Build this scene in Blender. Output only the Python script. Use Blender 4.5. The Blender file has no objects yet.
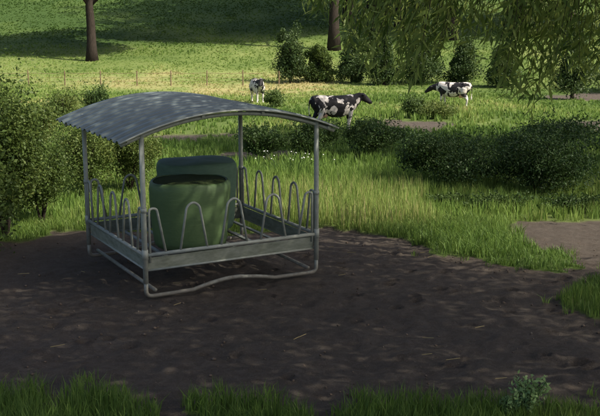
import bpy, bmesh, math, random
import numpy as np
from mathutils import Vector, Matrix, Euler
rng = np.random.default_rng(7)
random.seed(7)
sc = bpy.context.scene
COL = sc.collection
R = math.radians

# ---------------------------------------------------------------- camera, sky, sun, exposure
F, PITCH, CH = 1011.7, 0.1826, 3.34
cam_d = bpy.data.cameras.new('camera'); cam = bpy.data.objects.new('camera', cam_d); COL.objects.link(cam)
cam.location = (0, 0, CH); cam.rotation_euler = (math.pi/2-PITCH, 0, 0)
cam_d.sensor_width = 36; cam_d.lens = 36*F/600; cam_d.clip_end = 2000
sc.camera = cam
SUN_EL, SUN_AZ = 46.0, 112.0           # azimuth clockwise from +Y
SX, SY, SZ = (math.cos(R(SUN_EL))*math.sin(R(SUN_AZ)), math.cos(R(SUN_EL))*math.cos(R(SUN_AZ)), math.sin(R(SUN_EL)))
w = bpy.data.worlds.new("World"); sc.world = w; w.use_nodes = True
nt = w.node_tree; bg = nt.nodes['Background']
sky = nt.nodes.new('ShaderNodeTexSky'); sky.sky_type = 'NISHITA'; sky.sun_disc = False
sky.sun_elevation = R(SUN_EL); sky.sun_rotation = R(SUN_AZ); sky.air_density = .7; sky.dust_density = 4; sky.ozone_density = .5
nt.links.new(sky.outputs[0], bg.inputs[0]); bg.inputs[1].default_value = 0.135
sl = bpy.data.lights.new('sun', 'SUN'); sl.energy = 4.6; sl.angle = R(0.4); sl.color = (1, .93, .80)
so = bpy.data.objects.new('sun', sl); COL.objects.link(so); so.location = (30, -12, 40)
so.rotation_euler = Vector((SX, SY, SZ)).to_track_quat('Z', 'Y').to_euler()
sc.view_settings.view_transform = 'Standard'; sc.view_settings.look = 'None'
sc.view_settings.gamma = 1; sc.view_settings.exposure = 0.75; sc.view_settings.use_curve_mapping = False
sc.cycles.max_bounces = 6; sc.cycles.transparent_max_bounces = 6

# ---------------------------------------------------------------- helpers
def tag(o, label=None, cat=None, group=None, kind=None):
    if label: o['label'] = label
    if cat: o['category'] = cat
    if group: o['group'] = group
    if kind: o['kind'] = kind
    return o
def empty(name, loc, rz=0, **k):
    o = bpy.data.objects.new(name, None); COL.objects.link(o); o.location = loc; o.rotation_euler = (0, 0, rz)
    o.empty_display_size = .2
    return tag(o, **k)
def link(name, me, mat, parent=None, smooth=False):
    o = bpy.data.objects.new(name, me); COL.objects.link(o)
    if mat: me.materials.append(mat)
    if smooth: me.polygons.foreach_set('use_smooth', [True]*len(me.polygons))
    if parent: o.parent = parent
    return o
def np_mesh(name, V, faces, tint=None):
    """V (n,3); faces list of (m,k) int arrays"""
    me = bpy.data.meshes.new(name); me.vertices.add(len(V)); me.vertices.foreach_set('co', np.ascontiguousarray(V, dtype=np.float32).ravel())
    idx = np.concatenate([f.ravel() for f in faces]); tot = np.concatenate([np.full(len(f), f.shape[1]) for f in faces])
    st = np.concatenate([[0], np.cumsum(tot)[:-1]])
    me.loops.add(len(idx)); me.loops.foreach_set('vertex_index', idx.astype(np.int32))
    me.polygons.add(len(tot)); me.polygons.foreach_set('loop_start', st.astype(np.int32)); me.polygons.foreach_set('loop_total', tot.astype(np.int32))
    if tint is not None:
        a = me.attributes.new('tint', 'FLOAT', 'POINT'); a.data.foreach_set('value', tint.astype(np.float32))
    me.update(calc_edges=True)
    return me
class MB:
    def __init__(s): s.v = []; s.f = []
    def add(s, V, Fs):
        o = len(s.v); s.v += [tuple(q) for q in V]; s.f += [tuple(i+o for i in f) for f in Fs]
    def tube(s, pts, r, n=8, caps=True, flat=1.0):
        pts = [Vector(q) for q in pts]; m = len(pts)
        rs = r if hasattr(r, '__len__') else [r]*m
        T = [(pts[min(i+1, m-1)]-pts[max(i-1, 0)]).normalized() for i in range(m)]
        up = Vector((0, 0, 1)) if abs(T[0].z) < .9 else Vector((1, 0, 0))
        N = T[0].cross(up).normalized(); V = []; Fs = []
        for i in range(m):
            N = (N-T[i]*N.dot(T[i])).normalized(); B = T[i].cross(N)
            for k in range(n):
                a = 2*math.pi*k/n; V.append(pts[i]+(N*math.cos(a)+B*math.sin(a)*flat)*rs[i])
        for i in range(m-1):
            for k in range(n):
                a = i*n+k; b = i*n+(k+1) % n; Fs.append((a, b, b+n, a+n))
        if caps: Fs.append(tuple(range(n))[::-1]); Fs.append(tuple(range((m-1)*n, m*n)))
        s.add(V, Fs)
    def box(s, c, d, rot=None):
        V = []
        for x in (-1, 1):
            for y in (-1, 1):
                for z in (-1, 1):
                    q = Vector((x*d[0]/2, y*d[1]/2, z*d[2]/2))
                    if rot is not None: q = rot @ q
                    V.append(Vector(c)+q)
        s.add(V, [(0, 1, 3, 2), (4, 6, 7, 5), (0, 4, 5, 1), (2, 3, 7, 6), (0, 2, 6, 4), (1, 5, 7, 3)])
    def ball(s, c, r, n=12, m=8, rot=None):
        V = []; Fs = []
        for i in range(m+1):
            t = math.pi*i/m
            for k in range(n):
                a = 2*math.pi*k/n; q = Vector((r[0]*math.sin(t)*math.cos(a), r[1]*math.sin(t)*math.sin(a), r[2]*math.cos(t)))
                if rot is not None: q = rot @ q
                V.append(Vector(c)+q)
        for i in range(m):
            for k in range(n): Fs.append((i*n+k, i*n+(k+1) % n, (i+1)*n+(k+1) % n, (i+1)*n+k))
        s.add(V, Fs)
    def mesh(s, name):
        me = bpy.data.meshes.new(name); me.from_pydata(s.v, [], s.f); me.update(); return me
    def build(s, name, mat, parent=None, smooth=False):
        me = s.mesh(name); bm = bmesh.new(); bm.from_mesh(me); bmesh.ops.remove_doubles(bm, verts=bm.verts, dist=1e-5)
        bmesh.ops.recalc_face_normals(bm, faces=bm.faces); bm.to_mesh(me); bm.free()
        return link(name, me, mat, parent, smooth)
def bend(pts, rad, n=5):
    """round the inner corners of a polyline"""
    pts = [Vector(q) for q in pts]; out = [pts[0]]
    for i in range(1, len(pts)-1):
        a, b, c = pts[i-1], pts[i], pts[i+1]
        d = min(rad, (a-b).length*.48, (c-b).length*.48)
        p0 = b+(a-b).normalized()*d; p1 = b+(c-b).normalized()*d
        for k in range(n+1):
            t = k/n; out.append(p0*(1-t)**2+b*2*t*(1-t)+p1*t*t)
    out.append(pts[-1]); return out

# value noise (numpy, deterministic)
_tab = np.random.default_rng(3).random((256, 256))
def vnoise(x, y, s=1.0, o=0):
    x = np.asarray(x)/s+o*17.3+1000; y = np.asarray(y)/s+o*9.1+1000
    xi = np.floor(x).astype(int); yi = np.floor(y).astype(int); fx = x-xi; fy = y-yi
    fx = fx*fx*(3-2*fx); fy = fy*fy*(3-2*fy)
    g = lambda a, b: _tab[a % 256, b % 256]
    return (g(xi, yi)*(1-fx)+g(xi+1, yi)*fx)*(1-fy)+(g(xi, yi+1)*(1-fx)+g(xi+1, yi+1)*fx)*fy
def inpoly(x, y, P):
    x = np.asarray(x, float); y = np.asarray(y, float); c = np.zeros(x.shape, bool); n = len(P); j = n-1
    for i in range(n):
        xi, yi = P[i]; xj, yj = P[j]
        if yi != yj:
            c ^= ((yi > y) != (yj > y)) & (x < (xj-xi)*(y-yi)/(yj-yi)+xi)
        j = i
    return c

# ---------------------------------------------------------------- terrain shape
_PY = np.array([-200, 16, 24, 34, 41, 53, 61, 72, 79, 86, 95, 110, 130, 150, 190, 260, 340, 500, 900.])
_PZ = np.array([0, 0, -.15, -.62, -.98, -1.22, -1.5, -1.72, -1.70, -1.25, -.45, .95, 3.5, 6.8, 15, 30, 42, 50, 50.])
def tz(x, y):
    x = np.asarray(x, float); y = np.asarray(y, float); z = 0
    for d in (-3, -1, 1, 3): z = z+np.interp(y+d*(.5+np.clip(y-16, 0, 60)/60), _PY, _PZ)/4
    k = np.clip((y-20)/30, 0, 1)
    z = z+k*(vnoise(x, y, 9, 1)-.5)*.35+k*(vnoise(x, y, 30, 2)-.5)*.6*np.clip((y-60)/60, 0, 1)
    z = z+(vnoise(x, y, 2.5, 3)-.5)*.05*(1-k)
    return z
def ray(px, py):
    d = np.array([(px-300)/F, math.cos(PITCH)-(208-py)/F*-math.sin(PITCH)*-1, -math.sin(PITCH)+(208-py)/F*math.cos(PITCH)])
    # camera forward (0,cos,-sin), up (0,sin,cos)
    up = (208-py)/F
    return np.array([(px-300)/F, math.cos(PITCH)+up*math.sin(PITCH), -math.sin(PITCH)+up*math.cos(PITCH)])
def at(px, py):
    d = ray(px, py); t = 4.0
    for _ in range(6000):
        if CH+d[2]*t <= tz(d[0]*t, d[1]*t): break
        t *= 1.004
        if t > 600: break
    return Vector((d[0]*t, d[1]*t, float(tz(d[0]*t, d[1]*t))))
def atd(px, py, dep):
    d = ray(px, py); return Vector((d[0]*dep, d[1]*dep, CH+d[2]*dep))
def W2(P): return [tuple(at(*q)[:2]) for q in P]

DIRT = W2([(-250, 236), (0, 243), (30, 237), (60, 229), (110, 231), (180, 233), (240, 234), (320, 227), (370, 231), (405, 237),
           (432, 249), (490, 267), (545, 274), (570, 267), (562, 252), (528, 240), (508, 228), (530, 222), (600, 219), (800, 214),
           (850, 262), (640, 272), (590, 276), (567, 290), (572, 306), (605, 322), (700, 335), (900, 345), (900, 395), (640, 402), (600, 406), (500, 410), (460, 404), (420, 402), (385, 406), (352, 412), (338, 430), (330, 440), (300, 440), (292, 412), (280, 402), (215, 406), (178, 412), (166, 435), (150, 435), (142, 412), (128, 392), (95, 390), (80, 398), (70, 418), (62, 418), (58, 398), (25, 392), (0, 390), (-300, 390)])
TRACKS = [W2(P) for P in ([(372, 121), (430, 120), (470, 127), (420, 133), (375, 131)], [(560, 126), (600, 124), (640, 128), (640, 134), (600, 131), (560, 129)],
          [(130, 136), (190, 133), (250, 137), (300, 141), (290, 146), (190, 143), (130, 142)], [(552, 95), (620, 94), (700, 98), (640, 103), (560, 100)],
          [(580, 120), (640, 118), (660, 135), (590, 134)], [(215, 153), (300, 152), (345, 158), (290, 162), (215, 160)])]
def dirt_mask(x, y):
    xx = x+(vnoise(x, y, .7, 5)-.5)*.5+(vnoise(x, y, .2, 6)-.5)*.25; yy = y+(vnoise(x, y, .7, 7)-.5)*.5+(vnoise(x, y, .2, 8)-.5)*.25
    m = inpoly(xx, yy, DIRT)
    for T in TRACKS: m = m | inpoly(x+(vnoise(x, y, 2, 9)-.5)*2, y+(vnoise(x, y, 2, 10)-.5)*3, T)
    return m
# ground wanted in tree shade; crowns below are shaped to throw it, the rest stays sunny
EDGE = np.array(W2([(-300, 232), (0, 238), (60, 230), (240, 232), (320, 236), (400, 250), (470, 266), (520, 280), (600, 268), (660, 262), (900, 250)]))
ZONES = [W2(P) for P in ([(180, 140), (240, 135), (345, 125), (420, 132), (470, 128), (520, 112), (640, 108), (700, 130), (700, 216), (600, 213), (500, 214), (420, 204), (398, 190), (415, 172), (400, 156), (330, 158), (200, 163)],
         [(-80, 30), (60, 27), (92, 30), (90, 52), (20, 57), (-80, 55)], [(100, -8), (290, -8), (345, -8), (345, 28), (280, 27), (330, 36), (250, 43), (170, 47), (108, 38), (96, 20)],
         [(-100, -8), (110, -8), (80, 12), (-100, 15)], [(345, -8), (640, -8), (640, 40), (345, 40)])]
def shade(x, y):
    m = y < np.interp(x, EDGE[:, 0], EDGE[:, 1])+(vnoise(x, y, .9, 20)-.5)*1.3
    for Z in ZONES:
        s = .4 if Z is ZONES[0] else 3
        m = m | inpoly(x+(vnoise(x, y, 3*s, 21)-.5)*3*s, y+(vnoise(x, y, 3*s, 22)-.5)*3*s, Z)
    m = m & ~((vnoise(x, y*1.6, .5, 24) > .68) & (x > .9) & (y < 12.3) & (y > 8)) & ~((vnoise(x, y, .4, 25) > .93) & (y < 13))
    return m | (np.abs(x) > .335*y+1.5)

# ---------------------------------------------------------------- materials
def mat(name, rough=.8, metal=0.0, spec=.3):
    m = bpy.data.materials.new(name); m.use_nodes = True; b = m.node_tree.nodes['Principled BSDF']
    b.inputs['Roughness'].default_value = rough; b.inputs['Metallic'].default_value = metal; b.inputs['Specular IOR Level'].default_value = spec
    return m, m.node_tree, b
def noise(nt, scale, detail=4, rough=.6, vec=None, kind='Object', dist=0, mapscale=None):
    n = nt.nodes.new('ShaderNodeTexNoise'); n.inputs['Scale'].default_value = scale; n.inputs['Detail'].default_value = detail
    n.inputs['Roughness'].default_value = rough; n.inputs['Distortion'].default_value = dist
    tc = nt.nodes.new('ShaderNodeTexCoord'); src = tc.outputs[kind]
    if mapscale:
        mp = nt.nodes.new('ShaderNodeMapping'); mp.inputs['Scale'].default_value = mapscale; nt.links.new(src, mp.inputs[0]); src = mp.outputs[0]
    nt.links.new(src, n.inputs['Vector']); return n.outputs['Fac']
def ramp(nt, fac, stops, interp='LINEAR'):
    r = nt.nodes.new('ShaderNodeValToRGB'); r.color_ramp.interpolation = interp; e = r.color_ramp.elements
    while len(e) < len(stops): e.new(.5)
    for q, (p, c) in zip(e, stops): q.position = p; q.color = (*c, 1)
    nt.links.new(fac, r.inputs[0]); return r.outputs[0]
def mix(nt, fac, a, b):
    m = nt.nodes.new('ShaderNodeMix'); m.data_type = 'RGBA'
    if isinstance(fac, float): m.inputs[0].default_value = fac
    else: nt.links.new(fac, m.inputs[0])
    for i, c in ((6, a), (7, b)):
        if isinstance(c, tuple): m.inputs[i].default_value = (*c, 1)
        else: nt.links.new(c, m.inputs[i])
    return m.outputs[2]
def bump(nt, b, h, strength, dist=.01):
    n = nt.nodes.new('ShaderNodeBump'); n.inputs['Strength'].default_value = strength; n.inputs['Distance'].default_value = dist
    nt.links.new(h, n.inputs['Height']); nt.links.new(n.outputs[0], b.inputs['Normal'])
def leafmat(name, stops, trans=.3, rough=.55):
    m = bpy.data.materials.new(name); m.use_nodes = True; nt = m.node_tree; nt.nodes.clear()
    out = nt.nodes.new('ShaderNodeOutputMaterial'); b = nt.nodes.new('ShaderNodeBsdfPrincipled'); t = nt.nodes.new('ShaderNodeBsdfTranslucent'); mx = nt.nodes.new('ShaderNodeMixShader')
    at_ = nt.nodes.new('ShaderNodeAttribute'); at_.attribute_name = 'tint'
    c = ramp(nt, at_.outputs['Fac'], stops)
    nt.links.new(c, b.inputs['Base Color']); b.inputs['Roughness'].default_value = rough; b.inputs['Specular IOR Level'].default_value = .25
    hs = nt.nodes.new('ShaderNodeHueSaturation'); hs.inputs['Hue'].default_value = .485; hs.inputs['Value'].default_value = 1.15; nt.links.new(c, hs.inputs['Color']); nt.links.new(hs.outputs[0], t.inputs['Color'])
    mx.inputs[0].default_value = trans; nt.links.new(b.outputs[0], mx.inputs[1]); nt.links.new(t.outputs[0], mx.inputs[2]); nt.links.new(mx.outputs[0], out.inputs[0])
    return m
M = {}
M['grass'] = leafmat('grass_blades', [(0, (.045, .095, .016)), (.35, (.115, .195, .036)), (.65, (.21, .295, .068)), (.85, (.31, .31, .11)), (1, (.44, .38, .18))], .35)
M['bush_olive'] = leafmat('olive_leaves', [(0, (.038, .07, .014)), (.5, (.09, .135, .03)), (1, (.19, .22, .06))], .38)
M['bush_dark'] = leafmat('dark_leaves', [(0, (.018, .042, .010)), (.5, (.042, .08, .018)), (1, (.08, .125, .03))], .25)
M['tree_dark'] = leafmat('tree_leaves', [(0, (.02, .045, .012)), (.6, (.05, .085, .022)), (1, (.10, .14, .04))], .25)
M['willow'] = leafmat('willow_leaves', [(0, (.045, .085, .016)), (.5, (.11, .17, .036)), (1, (.22, .28, .07))], .45)
M['weed'] = leafmat('weed_leaves', [(0, (.12, .22, .07)), (1, (.25, .36, .14))], .25)
m, nt, b = mat('bark', .95, 0, .1)
f = noise(nt, 3, 6, .7, mapscale=(6, 6, 1)); nt.links.new(ramp(nt, f, [(.3, (.012, .010, .008)), (.6, (.045, .036, .029)), (.8, (.10, .082, .068))]), b.inputs['Base Color']); bump(nt, b, f, .9, .04); M['bark'] = m
m, nt, b = mat('fence_wood', .9, 0, .1)
f = noise(nt, 9, 4, .6); nt.links.new(ramp(nt, f, [(.3, (.13, .09, .055)), (.7, (.22, .16, .10))]), b.inputs['Base Color']); M['wood'] = m
m, nt, b = mat('galvanised_steel', .6, .15, .3)
f = noise(nt, 14, 5, .65); g = noise(nt, 2.2, 3, .5)
c = mix(nt, g, ramp(nt, f, [(.3, (.22, .235, .20)), (.6, (.36, .38, .335)), (.85, (.48, .49, .44))]), (.31, .33, .285))
tcg = nt.nodes.new('ShaderNodeTexCoord'); sg = nt.nodes.new('ShaderNodeSeparateXYZ'); nt.links.new(tcg.outputs['Object'], sg.inputs[0])
mg = nt.nodes.new('ShaderNodeMath'); mg.operation = 'MULTIPLY_ADD'; mg.inputs[1].default_value = -1.6; nt.links.new(sg.outputs[2], mg.inputs[0]); nt.links.new(f, mg.inputs[2])
c = mix(nt, ramp(nt, mg.outputs[0], [(.02, (0,)*3), (.42, (.75,)*3)]), c, (.10, .08, .06))      # mud trodden up the lower tubes
rs_ = noise(nt, 9, 5, .8, dist=.5); c = mix(nt, ramp(nt, rs_, [(.62, (0,)*3), (.72, (.6,)*3)]), c, (.17, .10, .06))
nt.links.new(c, b.inputs['Base Color']); bump(nt, b, f, .15, .002); M['galv'] = m
m, nt, b = mat('tray_sheet', .75, .05, .2)
f = noise(nt, 5, 5, .7, mapscale=(1, 1, 3)); nt.links.new(ramp(nt, f, [(.3, (.15, .165, .12)), (.6, (.27, .29, .235)), (.8, (.36, .37, .31))]), b.inputs['Base Color']); M['tray'] = m
m, nt, b = mat('roof_sheet', .6, .1, .4)
f = noise(nt, 3, 6, .7); g = noise(nt, 30, 3, .6)
c = mix(nt, g, ramp(nt, f, [(.25, (.06, .083, .085)), (.5, (.09, .118, .12)), (.75, (.135, .158, .152))]), (.095, .12, .12))
nt.links.new(c, b.inputs['Base Color']); nt.links.new(ramp(nt, f, [(0, (.35,)*3), (1, (.65,)*3)]), b.inputs['Roughness']); bump(nt, b, g, .1, .002); M['roof'] = m
m, nt, b = mat('bale_wrap', .55, 0, .35)
f = noise(nt, 7, 6, .65, mapscale=(1, 1, 4), dist=.6); g = noise(nt, 2.5, 3, .6)
c = mix(nt, g, ramp(nt, f, [(.3, (.070, .118, .045)), (.7, (.10, .16, .065))]), (.085, .138, .055))
nt.links.new(c, b.inputs['Base Color']); bump(nt, b, f, .3, .012); M['wrap'] = m
m, nt, b = mat('bale_wrap_teal', .7, 0, .25)
f = noise(nt, 6, 6, .65, mapscale=(1, 1, 4), dist=.6)
nt.links.new(ramp(nt, f, [(.3, (.075, .13, .088)), (.7, (.105, .175, .12))]), b.inputs['Base Color']); bump(nt, b, f, .3, .012); M['wrap2'] = m
m, nt, b = mat('silage', .95, 0, .1)
f = noise(nt, 22, 6, .8, dist=1.5); nt.links.new(ramp(nt, f, [(.3, (.035, .058, .022)), (.6, (.07, .095, .035)), (.8, (.12, .135, .055))]), b.inputs['Base Color']); bump(nt, b, f, 1, .05); M['silage'] = m
m, nt, b = mat('flower', .6); b.inputs['Base Color'].default_value = (.75, .74, .68, 1); M['white'] = m
m, nt, b = mat('hay_straw', .9); b.inputs['Base Color'].default_value = (.30, .24, .11, 1); M['hay'] = m
# ground
m, nt, b = mat('ground_soil_and_turf', .95, 0, .12)
ta = nt.nodes.new('ShaderNodeAttribute'); ta.attribute_name = 'tint'; da = nt.nodes.new('ShaderNodeAttribute'); da.attribute_name = 'dirt'
f1 = noise(nt, 1.1, 6, .7, kind='Object'); f2 = noise(nt, 26, 8, .85, mapscale=(.8, 1.3, 1)); f3 = noise(nt, 70, 4, .8); f4 = noise(nt, 7, 5, .7, dist=1)
soil = mix(nt, f2, ramp(nt, f1, [(.3, (.088, .074, .060)), (.7, (.145, .120, .099))]), (.112, .095, .078))
soil = mix(nt, ramp(nt, f4, [(.35, (.0,)*3), (.6, (.55,)*3)]), soil, (.058, .045, .034))
soil = mix(nt, ramp(nt, f3, [(.55, (0,)*3), (.68, (.8,)*3)]), soil, (.22, .18, .14))
soil = mix(nt, ramp(nt, f2, [(.34, (.7,)*3), (.46, (0,)*3)]), soil, (.045, .035, .026))
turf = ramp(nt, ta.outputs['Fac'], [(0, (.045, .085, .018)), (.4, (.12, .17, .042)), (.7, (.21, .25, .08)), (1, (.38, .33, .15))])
turf = mix(nt, ramp(nt, f4, [(.4, (0,)*3), (.7, (.35,)*3)]), turf, (.07, .10, .03))
nt.links.new(mix(nt, da.outputs['Fac'], turf, soil), b.inputs['Base Color'])
ad = nt.nodes.new('ShaderNodeMath'); ad.operation = 'ADD'; nt.links.new(f2, ad.inputs[0]); nt.links.new(f3, ad.inputs[1]); bump(nt, b, ad.outputs[0], .9, .035)
M['ground'] = m

# ---------------------------------------------------------------- ground sheet
def axis(dense0, dense1, step, lo, hi, g=1.06):
    a = list(np.arange(dense0, dense1, step)); s = step
    while a[-1] < hi: s = min(s*g, 12); a.append(a[-1]+s)
    s = step; b_ = [a[0]]
    while b_[-1] > lo: s = min(s*g, 12); b_.append(b_[-1]-s)
    return np.array(b_[::-1][:-1]+a)
ax = axis(-5.2, 5.2, .04, -420, 420, 1.04); ay = axis(8, 15.5, .04, -60, 650, 1.03)
X, Y = np.meshgrid(ax, ay); nx, ny = len(ax), len(ay)
def dryness_and_shade(x, y):
    """0 lush .. 1 straw: the dry band along the fence, the seeding grass by the feeder, and shade painted on the upper hill"""
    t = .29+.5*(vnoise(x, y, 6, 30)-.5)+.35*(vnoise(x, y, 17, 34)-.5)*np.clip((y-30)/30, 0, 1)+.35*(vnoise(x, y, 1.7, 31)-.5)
    t += .17*np.exp(-((y-82)/9)**2)-.32*np.clip((y-106+6*(vnoise(x, y, 14, 33)-.5))/8, 0, 1)+.16*np.clip((y-24)/40, 0, 1)*np.clip((130-y)/30, 0, 1)  # upper hill tinted darker, painting tree shade into the turf colour
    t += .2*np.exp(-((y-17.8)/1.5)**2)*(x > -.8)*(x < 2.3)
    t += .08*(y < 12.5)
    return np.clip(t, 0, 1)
dm = dirt_mask(X, Y).astype(float)
pits = np.zeros_like(X)
for _ in range(150):   # hoof prints
    hx_, hy_ = rng.uniform(-5.5, 5.5), rng.uniform(8.2, 15.3); rr_ = rng.uniform(.05, .08); i0_, i1_ = np.searchsorted(ax, (hx_-.3, hx_+.3)); j0_, j1_ = np.searchsorted(ay, (hy_-.3, hy_+.3))
    d_ = np.hypot(X[j0_:j1_, i0_:i1_]-hx_, (Y[j0_:j1_, i0_:i1_]-hy_)*rng.uniform(.7, 1.1))/rr_
    pits[j0_:j1_, i0_:i1_] += np.where(d_ < 2, .018*np.exp(-((d_-1.35)/.35)**2)-.034*np.exp(-(d_/.8)**4), 0)
Z = tz(X, Y)+dm*pits+dm*((vnoise(X, Y, .38, 11)-.5)*.04+(vnoise(X, Y, .16, 12)-.5)*.026+(vnoise(X, Y, .08, 13)-.5)*.022)-.02*dm
i = np.arange(nx*ny).reshape(ny, nx); Fq = np.stack([i[:-1, :-1].ravel(), i[:-1, 1:].ravel(), i[1:, 1:].ravel(), i[1:, :-1].ravel()], 1)
me = np_mesh('ground', np.stack([X.ravel(), Y.ravel(), Z.ravel()], 1), [Fq], dryness_and_shade(X, Y).ravel())
a = me.attributes.new('dirt', 'FLOAT', 'POINT'); a.data.foreach_set('value', dm.ravel().astype(np.float32))
tag(link('ground', me, M['ground'], smooth=True), kind='structure')

# ---------------------------------------------------------------- grass
def blades(x, y, h, wd, tint, lean=.35, z0=None):
    n = len(x); z = tz(x, y)-.03 if z0 is None else z0
    a = rng.random(n)*2*np.pi; la = rng.random(n)*2*np.pi; l = rng.random(n)*lean*h
    wx, wy = np.cos(a)*wd/2, np.sin(a)*wd/2; lx, ly = np.cos(la)*l, np.sin(la)*l
    P = lambda k, s, q: np.stack([x+lx*q+wx*s*k, y+ly*q+wy*s*k, z+h*(q**.0)*0+h*k_[q]], 1)
    k_ = {0: 0, .3: .5, 1: 1}
    V = np.stack([np.stack([x-wx, y-wy, z], 1), np.stack([x+wx, y+wy, z], 1), np.stack([x+lx*.3+wx*.8, y+ly*.3+wy*.8, z+h*.55], 1),
                  np.stack([x+lx*.3-wx*.8, y+ly*.3-wy*.8, z+h*.55], 1), np.stack([x+lx, y+ly, z+h*(1-.25*l/np.maximum(h, .01))], 1)], 1).reshape(-1, 3)
    b0 = np.arange(n)[:, None]*5
    return V, b0+np.array([[0, 1, 2, 3]]), b0+np.array([[3, 2, 4]]), np.repeat(tint, 5)
def merge(L):
    V = []; Q = []; T = []; t = []; o = 0
    for v, q, tr, ti in L: V.append(v); Q.append(q+o); T.append(tr+o); t.append(ti); o += len(v)
    return np.concatenate(V), [np.concatenate(Q), np.concatenate(T)], np.concatenate(t)
def field(y0, y1, dens, h0, h1, wd, ext=1.25, clump=.35, lean=.4, extra=None):
    w0 = .31*ext*y1+1; n = int(dens*(y1-y0)*2*w0); nt_ = max(1, n//6)
    cx = rng.uniform(-w0, w0, nt_); cy = rng.uniform(y0, y1, nt_)
    x = np.repeat(cx, 6)+rng.normal(0, clump*.12, nt_*6); y = np.repeat(cy, 6)+rng.normal(0, clump*.12, nt_*6)
    hh = np.repeat(rng.random(nt_), 6); k = (~dirt_mask(x, y)) & (np.abs(x) < .31*ext*y+1.2)
    if extra is not None: k &= extra(x, y)
    x, y, hh = x[k], y[k], hh[k]; d = dryness_and_shade(x, y)
    big = .6+.8*vnoise(x, y, 1.2 if y0 < 30 else 4, 40)
    h = (h0+(h1-h0)*(.6*hh+.4*rng.random(len(x))))*big
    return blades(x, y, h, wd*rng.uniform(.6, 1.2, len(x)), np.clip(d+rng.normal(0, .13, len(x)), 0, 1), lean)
L = [field(5.2, 9.4, 1900, .09, .25, .009, 1.3, .5, lean=.6), field(9.4, 12.2, 1000, .10, .26, .012, 1.25), field(12.2, 17, 1250, .08, .25, .011, 1.25, lean=.75), field(17, 24, 420, .12, .34, .018), field(24, 34, 150, .12, .34, .03),
     field(34, 50, 55, .12, .38, .05), field(50, 72, 45, .08, .30, .06), field(72, 100, 42, .05, .22, .06), field(100, 150, 26, .05, .25, .09, lean=1.0), field(150, 230, 3, .1, .4, .25, lean=.9)]
xx = rng.uniform(-6.5, 6.5, 900); yy = rng.uniform(8.2, 15.3, 900); e_ = dirt_mask(xx, yy) & (~dirt_mask(xx+.28, yy) | ~dirt_mask(xx-.28, yy) | ~dirt_mask(xx, yy+.35) | ~dirt_mask(xx, yy-.35))
xx = np.repeat(xx[e_], 14)+rng.normal(0, .035, e_.sum()*14); yy = np.repeat(yy[e_], 14)+rng.normal(0, .035, e_.sum()*14)
L.append(blades(xx, yy, rng.uniform(.05, .16, len(xx)), .011*rng.uniform(.6, 1.2, len(xx)), np.clip(dryness_and_shade(xx, yy)+rng.normal(.05, .13, len(xx)), 0, 1), .7))
V, Fs, t = merge(L); print('grass blades', len(V)//5)
tag(link('grass', np_mesh('grass', V, Fs, t), M['grass']), kind='stuff', label='green and straw coloured pasture grass covering the field and hillside', cat='grass')
# seeding tall grass behind the feeder
n = 7500; x = rng.uniform(-3.0, 2.5, n); y = rng.uniform(16.2, 20.5, n); k = (~dirt_mask(x, y)) & (vnoise(x, y, 1, 44) > .3) & (y > 15.7+.45*np.clip(x-.8, 0, 9)); x, y = x[k], y[k]
v1 = blades(x, y, rng.uniform(.25, .5, len(x)), .011, np.clip(rng.normal(.64, .17, len(x)), 0, 1), .3)
V, Fs, t = merge([v1]); tag(link('tall_grass', np_mesh('tall_grass', V, Fs, t), M['grass']), kind='stuff', label='tall straw tipped seeding grass behind the feeder', cat='tall grass')

# ---------------------------------------------------------------- foliage
def leaves(P, size, wr, tint, droop=0.0, dirs=None):
    """rhombic leaves folded at the midrib"""
    n = len(P); d = rng.normal(0, 1, (n, 3)) if dirs is None else dirs+rng.normal(0, .35, (n, 3)); d[:, 2] -= droop
    d /= np.linalg.norm(d, axis=1, keepdims=True); q = rng.normal(0, 1, (n, 3)); s = np.cross(d, q); s /= np.linalg.norm(s, axis=1, keepdims=True)
    nn = np.cross(d, s); L_ = size[:, None]; Wd = L_*wr
    V = np.stack([P-d*L_/2, P+s*Wd/2+nn*Wd*.15-d*L_*.05, P+d*L_/2, P-s*Wd/2+nn*Wd*.15-d*L_*.05], 1).reshape(-1, 3)
    b0 = np.arange(n)[:, None]*4
    return V, b0+np.array([[0, 1, 2]]), b0+np.array([[0, 2, 3]]), np.repeat(tint, 4)
def blob(c, r, n, lobes=9, lobe=.5, shell=.55, flatb=True, seed=None):
    """points in a cluster of uneven lobes"""
    out = []; c = np.array(c); r = np.array(r)
    for _ in range(lobes):
        d = rng.normal(0, 1, 3); d /= np.linalg.norm(d); d[2] = d[2]*.85
        lc = c+d*r*(1-lobe)*rng.uniform(.4, 1.4); lr = r*lobe*rng.uniform(.45, 1.3)
        m_ = int(n/lobes); q = rng.normal(0, 1, (m_, 3)); q /= np.linalg.norm(q, axis=1, keepdims=True); q *= (rng.random((m_, 1))**(1-shell))
        nz = vnoise(q[:, 0]*3+_*7, q[:, 1]*3+q[:, 2]*2, .5, 60)
        out.append(lc+q*lr*(.8+.45*nz[:, None]))
    return np.concatenate(out)
def tint_for(P, s=.6, amp=.5, base=.45): return np.clip(base+amp*(vnoise(P[:, 0]+P[:, 2]*.7, P[:, 1]-P[:, 2]*.6, s, 70)-.5)+rng.normal(0, .15, len(P)), 0, 1)
def foliage(name, P, size, wr, mat_, parent, org, droop=0, base=.45, amp=.5, ts=.6):
    sz = size*rng.uniform(.6, 1.3, len(P)); V, A, B, t = leaves(P-np.array(org), sz, wr, tint_for(P, ts, amp, base), droop)
    return link(name, np_mesh(name, V, [A, B], t), mat_, parent)
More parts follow.
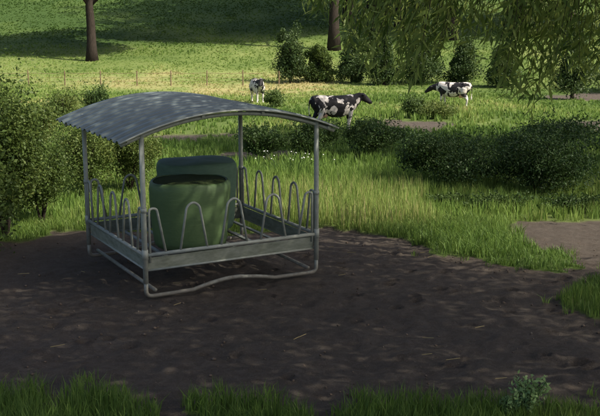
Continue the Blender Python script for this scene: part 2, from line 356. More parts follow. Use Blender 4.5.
def bush(px, py, r, h, mat_, label, n=5000, leaf=.07, name='bush', dy=0, lobes=10, base=.45, group=None, loc=None, ry=None):
    c = at(px, py) if loc is None else Vector((loc[0], loc[1], float(tz(*loc))))
    o = empty(name, c, label=label, cat='bush' if name == 'bush' else 'shrub', group=group); ry = ry or r
    P = blob((c.x, c.y, c.z+h*.5), (r, ry, h*.55), n, lobes, .5); P = P[P[:, 2] > c.z-.02]
    # ragged shoots
    for _ in range(int(14+lobes)):
        a_ = rng.random()*6.283; q = rng.random(40)[:, None]; tip = np.array([math.cos(a_)*r*rng.uniform(.3, 1.05), math.sin(a_)*ry*rng.uniform(.3, 1.05), h*rng.uniform(.75, 1.12)])
        P = np.concatenate([P, np.array(c)+np.array([0, 0, h*.3])*(1-q)+tip*q+rng.normal(0, .03*h, (40, 3))])
    foliage('foliage', P, leaf, .5, mat_, o, c, base=base)
    mb = MB()
    for _ in range(6):
        a_ = rng.random()*6.283; e = Vector((math.cos(a_)*r*.6, math.sin(a_)*ry*.6, h*rng.uniform(.5, .85)))
        mb.tube([(0, 0, -.05), e*.35+Vector((0, 0, .1*h)), e], [.03*h/2, .018*h/2, .006], 5)
    mb.build('stems', M['bark'], o); return o
GB = None
# lit olive bushes at the left and behind the feeder
bush(-48, 252, 1.3, 2.6, M['bush_olive'], 'large olive bush at the left edge of the soil, cut by the photo edge', 9000, .08, base=.35)
bush(6, 238, .8, 2.75, M['bush_olive'], 'tall dark olive bush beside the dirt at far left', 19000, .06, base=.32, lobes=18)
bush(42, 224, .6, 1.55, M['bush_olive'], 'mid green bush left of the feeder, right of the tallest one', 11000, .055, base=.5, lobes=14)
bush(88, 196, .85, 1.75, M['bush_olive'], 'bright olive bush seen behind the left posts of the feeder', 12000, .055, base=.56, lobes=18)
bush(130, 192, .8, 1.6, M['bush_olive'], 'bright olive bush seen behind the near corner post', 11000, .055, base=.56, lobes=18)
bush(40, 150, 1.0, 1.5, M['bush_olive'], 'small rounded bush in the sunny grass above the left bushes', 5000, .09, base=.55)
bush(66, 128, .9, 1.6, M['bush_olive'], 'small olive bush peeking over the left tip of the roof', 4000, .09, base=.5)
bush(96, 122, .75, 1.7, M['bush_dark'], 'small dark bush just above the left half of the roof', 4000, .09, base=.7)
bush(140, 118, .9, 1.0, M['bush_olive'], 'low green bush showing just above the roof ridge', 3000, .09, base=.4)
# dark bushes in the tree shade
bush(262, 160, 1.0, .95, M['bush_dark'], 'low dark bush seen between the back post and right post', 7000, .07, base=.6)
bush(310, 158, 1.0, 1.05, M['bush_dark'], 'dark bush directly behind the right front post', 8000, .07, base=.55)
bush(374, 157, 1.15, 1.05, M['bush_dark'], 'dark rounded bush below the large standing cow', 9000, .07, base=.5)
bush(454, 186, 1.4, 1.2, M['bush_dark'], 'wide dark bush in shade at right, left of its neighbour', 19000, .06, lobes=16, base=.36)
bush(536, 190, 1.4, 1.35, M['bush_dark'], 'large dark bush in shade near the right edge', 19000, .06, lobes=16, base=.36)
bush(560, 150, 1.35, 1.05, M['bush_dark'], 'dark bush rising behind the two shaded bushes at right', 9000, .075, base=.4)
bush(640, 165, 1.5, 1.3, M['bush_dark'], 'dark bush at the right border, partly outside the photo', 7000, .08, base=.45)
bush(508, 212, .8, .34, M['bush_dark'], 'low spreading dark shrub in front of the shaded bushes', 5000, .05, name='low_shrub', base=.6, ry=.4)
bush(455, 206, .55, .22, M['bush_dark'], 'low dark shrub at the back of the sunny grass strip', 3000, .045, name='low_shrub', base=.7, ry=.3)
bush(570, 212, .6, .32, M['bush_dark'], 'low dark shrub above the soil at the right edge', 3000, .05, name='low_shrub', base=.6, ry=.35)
# sunny bushes by the cows
bush(274, 107, .75, 1.0, M['bush_dark'], 'small dark bush beside the cow facing the camera', 4000, .1, base=.9)
bush(413, 118, .75, 1.1, M['bush_dark'], 'dark bush in front of the head of the far right cow', 4500, .09, base=.7)
bush(437, 119, 1.0, .85, M['bush_olive'], 'low light green bush in front of the far right cow', 4500, .09, base=.5)

# ---------------------------------------------------------------- trees
def trunk_mesh(mb, base, top, r0, r1, seed=0, wob=.25):
    base, top = Vector(base), Vector(top); pts = []; rs = []
    for k in range(9):
        t = k/8; q = base.lerp(top, t)+Vector((math.sin(k*1.7+seed), math.cos(k*1.3+seed), 0))*wob*t*.6; pts.append(q); rs.append((r0*(1-t)+r1*t)*(1.35 if k == 0 else 1))
    mb.tube(pts, rs, 10); return pts
def shaped_tree(name, loc, crown_c, crown_r, n_cl, leaf, r0, label, cat='tree', mat_=None, group=None, per=60, cs=.9, shadecheck=True, holes=.04, wr=.45):
    """full-size tree: trunk, limbs and a crown of leaf clumps with gaps, shaped to the wanted ground shade"""
    c = Vector((loc[0], loc[1], float(tz(*loc)))); o = empty(name, c, label=label, cat=cat, group=group)
    q = rng.normal(0, 1, (n_cl*4, 3)); q /= np.linalg.norm(q, axis=1, keepdims=True); q *= rng.random((len(q), 1))**.4
    q *= (.8+.4*vnoise(q[:, 0]*2, q[:, 1]*2+q[:, 2], .6, 80+int(abs(loc[0]))))[:, None]
    C_ = np.array(crown_c)+q*np.array(crown_r)
    if shadecheck:
        gz = 0 if loc[1] < 40 else float(tz(crown_c[0]-10, crown_c[1])); tt = (C_[:, 2]-gz)/SZ; gx = C_[:, 0]-SX*tt; gy = C_[:, 1]-SY*tt
        if loc[1] > 40:
            for _ in range(4): gz = tz(gx, gy); tt = (C_[:, 2]-gz)/SZ; gx = C_[:, 0]-SX*tt; gy = C_[:, 1]-SY*tt
        k = shade(gx, gy); C_ = C_[k]  # crown shape: only clumps whose shadow lands in the wanted shade stay
    C_ = C_[rng.random(len(C_)) > holes][:n_cl]
    C_ = C_[C_[:, 2] > c.z+2]
    P = np.repeat(C_, per, 0)+rng.normal(0, cs*.5, (len(C_)*per, 3))*np.array([1, 1, .6])
    foliage('crown', P, leaf, wr, mat_ or M['tree_dark'], o, c, droop=.3, ts=2)
    mb = MB(); top = Vector((crown_c[0]*(loc[1] < 60)+loc[0]*(loc[1] >= 60), crown_c[1]*(loc[1] < 60)+loc[1]*(loc[1] >= 60), crown_c[2]+crown_r[2]*.4))-c
    pts = trunk_mesh(mb, (0, 0, -.3), top, r0, r0*.25, loc[0])
    for k in range(16):
        if len(C_) == 0: break
        e = Vector(C_[rng.integers(len(C_))])-c; s = pts[3+k % 5]
        mb.tube([s, s.lerp(e, .5)+Vector((0, 0, .06*(e-s).length)), e], [r0*.28, r0*.15, r0*.04], 6)
    mb.build('trunk', M['bark'], o, True); return o, c
# the big willow to the right of the camera that shades the feeder; its twigs hang into view
wo, wc = shaped_tree('willow_tree', (8.6, 6.8), (8.6, 8.3, 9.2), (8.0, 6.2, 3.6), 1800, .175, .42, 'big willow right of the feeder with long narrow leaves hanging across the upper right', per=42, mat_=M['willow'], cs=.75, wr=.3, holes=.03)
shaped_tree('broadleaf_tree', (5.0, -3.0), (4.6, 1.5, 9.5), (8.0, 6.0, 3.2), 1300, .21, .38, 'broad tree behind the camera shading the near soil', per=40, mat_=M['willow'], cs=.8)
shaped_tree('broadleaf_tree', (12.5, 24.5), (11.5, 24.5, 9.5), (6.5, 7.5, 3.4), 700, .22, .35, 'broad tree out to the right of the dark bushes', per=40, cs=.9)
shaped_tree('broadleaf_tree', (17.5, 17), (16.5, 18, 11), (5, 5, 3.5), 350, .22, .35, 'second broad tree beyond the right edge', per=40, cs=.9)
shaped_tree('broadleaf_tree', (14.5, 33), (9.5, 31, 11), (6, 6, 3.2), 420, .25, .35, 'tall broad tree to the right of the pond side bushes', per=40, cs=.9)
# hillside trees, crowns sized and placed to shade the upper slope
tb = at(92, 61); shaped_tree('oak_tree', tuple(tb[:2]), (tb.x+2, tb.y+4, tb.z+12), (12, 17, 4.2), 700, .9, .5, 'tall tree with a bare brown trunk on the hill behind the fence', per=34, cs=1.9)
for px, py, hh, rr, lb in ((348, 24, 25, 15, 'very tall hillside tree with a broad crown just right of the centre trunk'), (334, 50, 19, 12, 'hillside tree whose dark trunk rises behind the bushy shrubs at centre'), (400, 28, 20, 12, 'hillside tree high behind the willow leaves, right of the centre trunk'),
                           (372, 12, 21, 12, 'farthest hillside tree behind the willow leaves'), (452, 40, 17, 10, 'dark hillside tree behind the far right cow, veiled by willow leaves'),
                           (520, 20, 20, 12, 'tall hillside tree between two others at the upper right'), (570, 46, 13, 9, 'dark hillside tree at the upper right behind willow leaves'), (660, 30, 16, 11, 'hillside tree just outside the right edge')):
    q = at(px, py)
    shaped_tree('oak_tree', tuple(q[:2]), (q.x, q.y, q.z+hh), (rr, rr, hh*.33), 400, .85, .6, lb, per=30, cs=1.5, holes=.35)
# bushy trees along the fence line
for px, py, wd, hp, lb in ((290, 83, 26, 58, 'dark narrow bushy tree just right of the fence end'), (319, 82, 28, 44, 'mid green bushy tree between two darker ones behind the standing cow'),
                           (352, 83, 26, 60, 'dark narrow bushy tree above the head of the large cow'), (384, 85, 24, 52, 'bushy tree right of the large cow, half behind willow leaves'),
                           (424, 84, 44, 64, 'wide dark bushy tree directly behind the far right cow'), (462, 84, 26, 50, 'bushy tree just right of the far right cow'),
                           (500, 88, 26, 44, 'small dark bushy tree in the middle of the right meadow'), (572, 99, 34, 84, 'tall dark bushy tree close to the right edge'),
                           (625, 92, 50, 80, 'bushy tree at the right border of the meadow')):
    c = at(px, py); s = c.y/F; r = wd*s*.62; h = hp*s*1.02
    o = empty('bushy_tree', c, label=lb, cat='tree', group='bushy trees along the far edge of the pasture')
    P = np.concatenate([blob((c.x, c.y, c.z+h*.5), (r*1.0, r*1.0, h*.52), 7000, 26, .36), blob((c.x, c.y, c.z+h*.22), (r*1.35, r*1.2, h*.30), 4500, 14, .42)])
    foliage('crown', P[P[:, 2] > c.z], .17, .5, M['tree_dark'] if px != 319 else M['bush_olive'], o, c, base=.45 if px != 319 else .2)
    mb = MB(); pts = trunk_mesh(mb, (0, 0, -.2), (0, 0, h*.8), .12, .03, px, .1)
    for k in range(10):
        e = Vector(P[rng.integers(len(P))])-c; mb.tube([pts[2+k % 5], e], [.035, .01], 5)
    mb.build('trunk', M['bark'], o)
# hanging willow twigs (belong to the willow)
prof_x = [285, 300, 320, 340, 365, 390, 415, 432, 450, 480, 497, 512, 528, 545, 560, 585, 610, 700]
prof_y = [0, 6, 22, 52, 78, 92, 86, 62, 55, 66, 85, 112, 122, 100, 84, 84, 90, 95]
mb = MB(); PP = []; DD = []; limb_ends = []
anchor = Vector((8.2, 7.6, 7.2))
for k in range(13):
    e = atd(315+k*27+rng.uniform(-8, 8), -60+rng.uniform(-35, 10), rng.uniform(12.3, 15.5)); limb_ends.append(e)
    mb.tube([anchor, anchor.lerp(e, .5)+Vector((0, 0, .5)), e], [.07, .035, .012], 6)
for k in range(230):
    px = 300+360*rng.random()**.85; lim = np.interp(px, prof_x, prof_y); u = rng.random(); py = lim*(1-.75*u**1.3)-4
    e = atd(px, py, rng.uniform(12.3, 15.5)); s = min(limb_ends, key=lambda q: (q-e).length)
    s = Vector((e.x*.75+s.x*.25+rng.normal(0, .15)+.25, e.y*.8+s.y*.2, max(s.z, e.z+.45)+rng.uniform(-.1, .4)))
    pts = [s, s.lerp(e, .5)+Vector((.08, 0, .05)), e]; mb.tube(pts, [.006, .004, .002], 4)
    Ln = (e-s).length; nl = int(Ln*15)
    for j in range(nl):
        t_ = (j+rng.random())/nl; q = pts[0]*(1-t_)**2+pts[1]*2*t_*(1-t_)+pts[2]*t_*t_
        sd = 1 if j % 2 else -1; d = Vector((sd*rng.uniform(.2, .9)-.35, rng.normal(0, .4), -1)).normalized()
        PP.append(q+d*.08); DD.append(d)
PP = np.array(PP); DD = np.array(DD)
V, A, B, t = leaves(PP-np.array(wc), .225*rng.uniform(.7, 1.3, len(PP)), .19, np.clip(rng.normal(.66, .25, len(PP)), 0, 1), 0, DD)
link('hanging_leaves', np_mesh('hanging_leaves', V, [A, B], t), M['willow'], wo)
q = mb.build('twigs', M['bark'], wo); q.data.transform(Matrix.Translation(-wc))

# ---------------------------------------------------------------- fence
fo = empty('wire_fence', at(137, 86), label='brown post and wire fence along the foot of the hill', cat='fence')
fb = fo.location.copy(); prev = None; tops = []
for k in range(-3, 8):
    px = 29+36*k-(2 if k > 3 else 0); c = at(px, 86)-fb; pb = MB(); h = 1.15+rng.uniform(-.04, .08); tl = rng.normal(0, .03)
    pb.tube([(0, 0, -.3), (tl*.5, 0, h*.5), (tl, 0, h)], [.05, .045, .042], 7)
    o = pb.build('post', M['wood'], fo); o.location = c; tops.append(c)
for hz in (.35, .65, .98):
    pb = MB(); pts = []
    for a_, b_ in zip(tops[:-1], tops[1:]):
        for t_ in (0, .5): pts.append(a_.lerp(b_, t_)+Vector((0, -.07, hz-(.04 if t_ else 0))))
    pb.tube(pts, (.009 if hz != .98 else .013), 4); pb.build('wire', M['wood'], fo)

# ---------------------------------------------------------------- the feeder
FW, FL, FH, SAG, OV, FRO, BKO = 2.39, 2.29, 2.05, .31, .29, .07, .33
fr = empty('cattle_feeder', (0, 0, 0), label='square galvanised cattle feeder with a curved blue grey roof standing on the bare soil', cat='cattle feeder')
Rm = (Matrix.Rotation(.5033, 4, 'Z') @ Matrix.Rotation(.019, 4, 'X') @ Matrix.Rotation(-.0116, 4, 'Y'))
base = Vector((-1.878, 11.97, -.005))+(Rm @ Vector((FW/2, FL/2, 0)))
fr.matrix_world = Matrix.Translation(base) @ Rm
L3 = lambda u, v, z: Vector((u-FW/2, v-FL/2, z))
PR = .032; zr = .55
def roofz(u): h = FW/2+OV; return FH+SAG*(1-((u-FW/2)/h)**2)-SAG*(1-(FW/2/h)**2)
for v in (0, FL):
    s = 1 if v == 0 else -1
    for u in (0, FW):
        mb = MB(); mb.tube([L3(u, v, .20), L3(u, v, 1.1), L3(u, v, FH)], PR, 12); p_ = mb.build('post', M['galv'], fr, True)
        for za, zb in ((.5, .62), (1.08, 1.13)):
            cl = MB(); cl.tube([L3(u, v, za), L3(u, v, zb)], PR+.007, 12); cl.build('clamp', M['galv'], p_, True)
    mb = MB(); pts = bend([L3(0, v, .199), L3(0, v, .03), L3(.35, v, .03), L3(.62, v, .035)], .12, 6)
    for k in range(1, 22):
        t_ = k/21; pts.append(L3(.62+t_*1.15, v, .035+.085*math.sin(t_*math.pi)**1.0*(1 if t_ < .6 else .9)))
    pts += bend([L3(FW-.55, v, .035), L3(FW, v, .03), L3(FW, v, .199)], .13, 6); mb.tube(pts, .026, 10); mb.build('skid', M['galv'], fr, True)
    # arch beam under the roof
    mb = MB(); mb.tube([L3(u, v, roofz(u)-.045) for u in np.linspace(-OV+.03, FW+OV-.03, 25)], .024, 8); mb.build('roof_beam', M['galv'], fr, True)
for u in (.12, FW-.12):
    mb = MB(); mb.tube([L3(u, .0, .10), L3(u, FL, .10)], .024, 8); mb.build('cross_bar', M['galv'], fr, True)
for u in (-OV+.12, FW*.33, FW*.67, FW+OV-.12):
    mb = MB(); z = roofz(u)-.028; mb.box(L3(u, (FL-FRO+BKO)/2, z), (.04, FL+FRO+BKO-.06, .03)); mb.build('purlin', M['galv'], fr)
# roof: trapezoid-profile sheet curved over the beams
nu, nv = 40, 190; V = []; Fq = []
us = np.linspace(-OV, FW+OV, nu); vs = np.linspace(-FRO, FL+BKO, nv)
for top in (1, 0):
    for v in vs:
        ph = (v/.21) % 1; rib = .028*(1 if ph < .3 else (max(0, 1-(ph-.3)/.12) if ph < .42 else (0 if ph < .88 else (ph-.88)/.12)))
        for u in us: V.append(L3(u, v, roofz(u)+rib+(.0 if top else -.006)+.004*math.sin(v*2.3+u*3)))
I = lambda t_, j, i_: t_*nu*nv+j*nu+i_
for j in range(nv-1):
    for i_ in range(nu-1): Fq.append((I(0, j, i_), I(0, j, i_+1), I(0, j+1, i_+1), I(0, j+1, i_))); Fq.append((I(1, j, i_), I(1, j+1, i_), I(1, j+1, i_+1), I(1, j, i_+1)))
for j in range(nv-1):
    for i_ in (0, nu-1): Fq.append((I(0, j, i_), I(0, j+1, i_), I(1, j+1, i_), I(1, j, i_)))
for i_ in range(nu-1):
    for j in (0, nv-1): Fq.append((I(0, j, i_), I(1, j, i_), I(1, j, i_+1), I(0, j, i_+1)))
mb = MB(); mb.add(V, Fq); rf = mb.build('roof_sheet', M['roof'], fr)
for v in (-FRO-.006, FL+BKO+.006):
    mb = MB(); mb.tube([L3(u, v, roofz(u)+.004) for u in np.linspace(-OV, FW+OV, 25)], .012, 6); mb.build('roof_edge_trim', M['galv'], rf, True)
# four feed panels
def panel(o_, d_, length, n_full):
    """o_ corner (u,v); d_ direction (du,dv)"""
    P = lambda a_, z, off=0: L3(o_[0]+d_[0]*a_-d_[1]*off*-1*0+inw[0]*off, o_[1]+d_[1]*a_+inw[1]*off, z)
    inw = (0 if d_[0] else (1 if o_[0] == 0 else -1), 0 if d_[1] else (1 if o_[1] == 0 else -1))
    mb = MB(); mb.tube([P(PR, zr), P(length-PR, zr)], .024, 10); mb.build('rail', M['galv'], fr, True)
    # tray side sheet below the rail
    mb = MB(); q = [P(.04, zr-.035, .0), P(length-.04, zr-.035, .0), P(length-.04, zr-.19, .03), P(.04, zr-.19, .03)]
    iv = Vector((inw[0], inw[1], 0))*.012; V_ = q+[a_+iv for a_ in q]
    mb.add(V_, [(0, 1, 2, 3), (7, 6, 5, 4), (0, 4, 5, 1), (1, 5, 6, 2), (2, 6, 7, 3), (3, 7, 4, 0)]); mb.build('tray_side', M['tray'], fr)
    mb = MB(); mb.tube([P(PR, zr-.20, .03), P(length-PR, zr-.20, .03)], .014, 8); mb.build('lower_rail', M['galv'], fr, True)
    i0, i1 = .065, length-.065; Wt = i1-i0; g = .19; lw = .36; tot = (n_full+1)*lw+(n_full+1)*g; k = Wt/tot; g *= k; lw *= k; top = 1.12; br = .016
    mb = MB(); mb.tube(bend([P(i0, zr-.1), P(i0, top), P(i0+.10, top), P(i0+lw*.55, zr+.02)], .05, 5), br, 8); mb.build('feed_bar', M['galv'], fr, True)
    mb = MB(); mb.tube(bend([P(i1, zr-.1), P(i1, top), P(i1-.10, top), P(i1-lw*.55, zr+.02)], .05, 5), br, 8); mb.build('feed_bar', M['galv'], fr, True)
    a0 = i0+lw*.55+g; span = (i1-lw*.55-g)-a0; st = (span+g)/n_full; fw = st-g
    for j in range(n_full):
        a_ = a0+j*st; mb = MB(); mid = a_+fw/2
        mb.tube(bend([P(a_, zr+.02), P(mid-.085, top-.02), P(mid, top+.035), P(mid+.085, top-.02), P(a_+fw, zr+.02)], .09, 6), br, 8); mb.build('feed_bar', M['galv'], fr, True)
panel((0, 0), (1, 0), FW, 3); panel((0, FL), (1, 0), FW, 3); panel((0, 0), (0, 1), FL, 3); panel((FW, 0), (0, 1), FL, 3)
for k in range(7):
    mb = MB(); u = .15+k*(1.95/6); mb.box(L3(u, FL/2, zr-.185), (.05, FL-.08, .02)); mb.build('floor_bar', M['galv'], fr)

# wrapped bales
def bale(u, v, r, z0, z1, m_, label, open_top):
    c = fr.matrix_world @ L3(u, v, z0); o = empty('round_bale', c, rng.random()*3, label=label, cat='bale')
    n, h = 48, z1-z0; prof = [(.0, 0), (r*.8, 0), (r*.88, .03), (r*.91, .1), (r*.95, h*.35), (r*.99, h*.7), (r*1.01, h-.12), (r*1.0, h-.05), (r*.96, h-.012), (r*.92, h)]
    if not open_top: prof += [(r*.4, h+.015), (0, h+.02)]
    else: prof += [(r*.89, h-.012)]
    V = []; Fs = []
    for i_, (pr, pz) in enumerate(prof):
        for k in range(n):
            a_ = 2*math.pi*k/n; w_ = 1+.007*math.sin(a_*5+pz*6)+.006*math.sin(a_*11+2+pz*3)+.005*math.sin(a_*23+pz*14)
            V.append((pr*w_*math.cos(a_), pr*w_*math.sin(a_), pz+.012*math.sin(a_*3)*(pr > 0)*(pz > .2)))
    for i_ in range(len(prof)-1):
        for k in range(n): Fs.append((i_*n+k, i_*n+(k+1) % n, (i_+1)*n+(k+1) % n, (i_+1)*n+k))
    mb = MB(); mb.add(V, Fs); mb.build('plastic_wrap', m_, o, True)
    if open_top:
        mb = MB(); V = []; Fs = []
        for i_, q in enumerate((0, .35, .7, .91)):
            for k in range(n):
                a_ = 2*math.pi*k/n; V.append((q*r*math.cos(a_), q*r*math.sin(a_), h+(-.010 if i_ == 3 else .004+.014*float(vnoise(q*8*math.cos(a_)+3, q*8*math.sin(a_), 1, 3)))))
        for i_ in range(3):
            for k in range(n): Fs.append((i_*n+k, i_*n+(k+1) % n, (i_+1)*n+(k+1) % n, (i_+1)*n+k))
        mb.add(V, Fs); mb.build('silage_top', M['silage'], o, True)
    return o
bale(.93, .80, .53, .40, 1.28, M['wrap'], 'front green wrapped round bale with its dark silage top exposed', True)
bale(1.42, 1.70, .56, .40, 1.37, M['wrap2'], 'taller teal green wrapped bale behind the opened one', False)

# ---------------------------------------------------------------- cows
def cowmat(name, off, thr, leg_white=.5, head_x=1.12):
    m, nt, b = mat(name, .75, 0, .25)
    f = noise(nt, 3.0, 2.5, .55, dist=.4)
    tc = nt.nodes.new('ShaderNodeTexCoord'); mp = nt.nodes.new('ShaderNodeMapping'); mp.inputs['Location'].default_value = off; nt.links.new(tc.outputs['Object'], mp.inputs[0])
    nz = f.node; nt.links.new(mp.outputs[0], nz.inputs['Vector'])
    sx = nt.nodes.new('ShaderNodeSeparateXYZ'); nt.links.new(tc.outputs['Object'], sx.inputs[0])
    def mth(op, a_, b_=None):
        n = nt.nodes.new('ShaderNodeMath'); n.operation = op
        for i_, q in enumerate((a_, b_)):
            if q is None: continue
            if isinstance(q, (int, float)): n.inputs[i_].default_value = q
            else: nt.links.new(q, n.inputs[i_])
        return n.outputs[0]
    black = mth('GREATER_THAN', f, thr)
    legs = mth('LESS_THAN', sx.outputs[2], leg_white); black = mth('MULTIPLY', black, mth('SUBTRACT', 1, legs))
    head = mth('GREATER_THAN', sx.outputs[0], head_x); black = mth('MAXIMUM', black, head)
    hoof = mth('LESS_THAN', sx.outputs[2], .07)
    c = mix(nt, black, (.52, .48, .43), (.014, .013, .014)); c = mix(nt, hoof, c, (.05, .04, .03))
    nt.links.new(c, b.inputs['Base Color']); return m
m, nt, b = mat('udder', .6); b.inputs['Base Color'].default_value = (.55, .33, .28, 1); M['udder'] = m
m, nt, b = mat('eye', .1); b.inputs['Base Color'].default_value = (.01, .008, .006, 1); M['eye'] = m
def loft(mb, secs, n=14):
    """secs: (centre, axis_side, axis_up, rs, ru)"""
    V = []; Fs = []
    for c, s, u, rs, ru in secs:
        for k in range(n):
            a_ = 2*math.pi*k/n; V.append(Vector(c)+Vector(s)*math.cos(a_)*rs+Vector(u)*math.sin(a_)*ru)
    for i_ in range(len(secs)-1):
        for k in range(n): Fs.append((i_*n+k, i_*n+(k+1) % n, (i_+1)*n+(k+1) % n, (i_+1)*n+k))
    Fs.append(tuple(range(n))[::-1]); Fs.append(tuple(range((len(secs)-1)*n, len(secs)*n))); mb.add(V, Fs)
def cow(loc, rz, m_, label, head=(1.42, 0, 1.45), turn=0, step=.0, scale=1.0):
    """body faces +x; head = poll position"""
    o = empty('cow', loc, rz, label=label, cat='cow', group='black and white cows grazing in the pasture'); o.scale = (scale,)*3
    mb = MB(); Y_ = (0, 1, 0); Z_ = (0, 0, 1)
    loft(mb, [((x_, 0, z_), Y_, Z_, a_, b_) for x_, z_, a_, b_ in ((-1.10, 1.22, .10, .12), (-1.03, 1.18, .24, .24), (-.85, 1.13, .31, .32), (-.55, 1.06, .33, .38), (-.2, .98, .37, .44), (.15, .97, .37, .45), (.42, 1.01, .31, .42), (.65, 1.08, .25, .37), (.82, 1.13, .19, .30))])
    hx, hy, hz = head; nk = Vector((hx, hy, hz)); s0 = Vector((.68, 0, 1.12)); dirn = (nk-s0); ln = dirn.normalized(); sd = Vector(Z_).cross(ln).normalized(); up = ln.cross(sd)
    loft(mb, [(s0, sd, up, .21, .32), (s0.lerp(nk, .35), sd, up, .16, .26), (s0.lerp(nk, .7), sd, up, .13, .20), (nk, sd, up, .115, .155), (nk+ln*.08, sd, up, .06, .07)])
    fd = Vector((math.cos(turn)*.82, math.sin(turn)*.82, -.57)).normalized(); fs = Vector(Z_).cross(fd).normalized(); fu = fd.cross(fs)
    loft(mb, [(nk-fd*.06+fu*.01, fs, fu, .07, .08), (nk+fd*.04, fs, fu, .13, .145), (nk+fd*.16, fs, fu, .125, .15), (nk+fd*.30, fs, fu, .10, .125), (nk+fd*.42, fs, fu, .085, .095), (nk+fd*.50, fs, fu, .09, .085), (nk+fd*.54, fs, fu, .055, .05)])
    for s in (-1, 1):   # ears
        e0 = nk+fs*s*.10+fu*.05; e1 = nk+fs*s*.28+fu*.03; mb.tube([e0, e0.lerp(e1, .5), e1], [.04, .075, .025], 8, flat=.45)
    for s in (-1, 1): mb.ball((-.72, s*.20, 1.33), (.11, .07, .06)); mb.ball((-1.02, s*.10, 1.26), (.06, .05, .06))
    for s in (-1, 1):   # legs
        k = s*step
        mb.tube([(.56, s*.17, .98), (.58+k*.2, s*.18, .78), (.57+k*.5, s*.17, .50), (.57+k*.7, s*.17, .44), (.55+k, s*.17, .20), (.56+k, s*.17, .11), (.59+k, s*.17, .0)], [.15, .105, .062, .058, .040, .048, .065], 10)
        mb.tube([(-.78, s*.17, 1.08), (-.72-k*.2, s*.21, .88), (-.70-k*.4, s*.21, .74), (-.86-k*.6, s*.19, .52), (-.90-k*.8, s*.18, .44), (-.86-k, s*.18, .2), (-.85-k, s*.18, .11), (-.82-k, s*.18, 0)], [.20, .18, .13, .07, .062, .042, .05, .066], 10)
    mb.tube([(-1.06, 0, 1.32), (-1.16, 0, 1.2), (-1.17, .01, .85), (-1.15, .02, .62)], [.045, .035, .024, .022], 8)
    mb.tube([(-1.15, .02, .66), (-1.15, .02, .52), (-1.14, .02, .4)], [.03, .05, .018], 8)
    me = mb.mesh('body'); tmp = bpy.data.objects.new('tmp', me); COL.objects.link(tmp)
    rmd = tmp.modifiers.new('r', 'REMESH'); rmd.mode = 'VOXEL'; rmd.voxel_size = .022; sm = tmp.modifiers.new('s', 'SMOOTH'); sm.iterations = 4; sm.factor = .5
    dg = bpy.context.evaluated_depsgraph_get(); me2 = bpy.data.meshes.new_from_object(tmp.evaluated_get(dg)); bpy.data.objects.remove(tmp); me2.name = 'body'; me2.materials.clear()
    link('body', me2, m_, o, True)
    mb = MB(); mb.ball((-.52, 0, .70), (.19, .15, .15))
    for a_ in (-1, 1):
        for b_ in (-1, 1): mb.tube([(-.52+a_*.08, b_*.06, .6), (-.52+a_*.08, b_*.065, .52)], [.025, .015], 6)
    mb.build('udder', M['udder'], o, True)
    for s in (-1, 1):
        mb = MB(); mb.ball(nk+fd*.15+fs*s*.10+fu*.05, (.02, .02, .02), 8, 6); mb.build('eye', M['eye'], o, True)
    mb = MB(); mb.ball(nk+fd*.535, (.05, .06, .045), 10, 6); mb.build('nose', M['eye'], o, True)
    return o
c2 = at(336, 131); cow(c2, R(22), cowmat('holstein_coat_large', (3.1, 1.7, .4), .46, .45, 1.0), 'large black and white cow standing side on with its head raised to the right', (1.10, 0, 1.38), .0, .06, .97)
c1 = at(258, 103); cow(c1, R(-75), cowmat('holstein_coat_facing', (7.3, 2.2, 5.1), .49, .6, 1.1), 'black and white cow facing the camera with a dark head', (1.12, -.05, 1.42), -.4, .03)
c3 = at(452, 107); cow(c3, R(152), cowmat('holstein_coat_far', (1.3, 6.2, 2.4), .52, .6, .95), 'mostly white cow with black spots and a black head lowered to the left', (1.22, 0, 1.10), .0, .07, .95)

# ---------------------------------------------------------------- small plants
def weed(px, py, n, h, label):
    c = at(px, py); o = empty('weed_plant', c, label=label, cat='plant'); P = []; mb = MB()
    for _ in range(n):
        a_ = rng.random()*6.283; e = Vector((math.cos(a_)*h*.6*rng.random(), math.sin(a_)*h*.6*rng.random(), h*rng.uniform(.6, 1.1))); mb.tube([(0, 0, -.02), e*.5+Vector((0, 0, .03)), e], [.004, .003, .0015], 4)
        for t_ in np.linspace(.15, 1, 26): P.append(np.array(e)*t_+rng.normal(0, .018, 3)+np.array(c))
    foliage('foliage', np.array(P), .045, .5, M['weed'], o, c, base=.6); mb.build('stems', M['bark'], o)
weed(527, 414, 30, .30, 'leafy pale green weed among the grass at the bottom right')
weed(508, 416, 9, .16, 'smaller leafy weed at the bottom edge left of the taller one')
c = at(290, 178); o = empty('flowering_plant', c, label='clump of small white flowers in the tall grass behind the feeder', cat='flowers'); mb = MB(); mc = MB()
for k in range(22):
    e = Vector((rng.normal(0, .5), rng.normal(0, .3), rng.uniform(.38, .62))); mb.tube([(e.x*.6, e.y*.6, -.02), e*.6, e], [.003, .003, .002], 4); mc.ball(e, (.016, .016, .010), 7, 4)
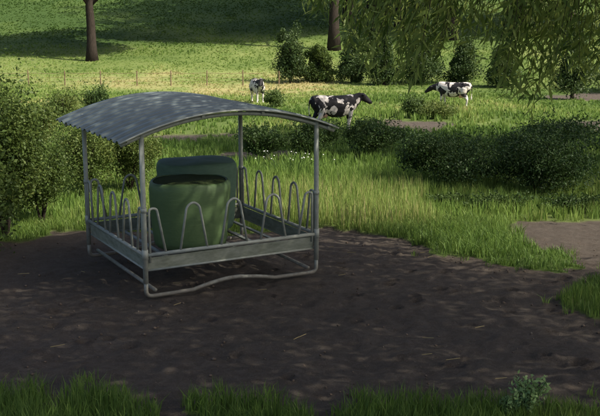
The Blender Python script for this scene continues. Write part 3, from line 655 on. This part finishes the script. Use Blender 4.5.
mb.build('stems', M['bush_dark'], o); mc.build('blossoms', M['white'], o)
# loose straw and stalks on the soil
n = 34; x = rng.uniform(-7, 7, n); y = rng.uniform(8.5, 15, n); k = dirt_mask(x, y); x, y = x[k], y[k]; mb = MB()
for a_, b_ in zip(x, y):
    th = rng.normal(0, .5); l_ = rng.uniform(.03, .08); z = float(tz(a_, b_))+.012
    mb.tube([(a_-l_*math.cos(th), b_-l_*math.sin(th), z), (a_+l_*math.cos(th), b_+l_*math.sin(th), z+.012)], .0035, 4)
tag(mb.build('straw', M['hay']), kind='stuff', label='scattered straw stalks lying on the bare soil', cat='straw')

# clods and small stones trodden into the soil
m, nt, b = mat('clods', .95, 0, .1); tcl = noise(nt, 5, 4, .7); nt.links.new(ramp(nt, tcl, [(.35, (.06, .046, .034)), (.6, (.13, .10, .076)), (.75, (.22, .19, .155))]), b.inputs['Base Color'])
n = 1500; x = rng.uniform(-6, 6.5, n); y = rng.uniform(8.2, 15.5, n); k = dirt_mask(x, y) & (vnoise(x, y, .8, 90) > .35); x, y = x[k], y[k]; n = len(x)
r_ = .006+.022*rng.random(n)**3; z = tz(x, y)-.012+rng.uniform(-.01, .01, n)
oct_ = np.array([[1, 0, 0], [0, 1, 0], [-1, 0, 0], [0, -1, 0], [0, 0, .75], [0, 0, -.75]]); V = oct_[None]*r_[:, None, None]*rng.uniform(.6, 1.3, (n, 6, 1)); th = rng.random(n)*6.28
V = np.stack([V[..., 0]*np.cos(th)[:, None]-V[..., 1]*np.sin(th)[:, None], V[..., 0]*np.sin(th)[:, None]+V[..., 1]*np.cos(th)[:, None], V[..., 2]], -1)+np.stack([x, y, z], 1)[:, None]
tri = np.array([[0, 1, 4], [1, 2, 4], [2, 3, 4], [3, 0, 4], [1, 0, 5], [2, 1, 5], [3, 2, 5], [0, 3, 5]])
tag(link('soil_clods', np_mesh('soil_clods', V.reshape(-1, 3), [((np.arange(n)*6)[:, None, None]+tri[None]).reshape(-1, 3)]), m), kind='stuff', label='small clods and pebbles trodden into the bare soil', cat='clods')
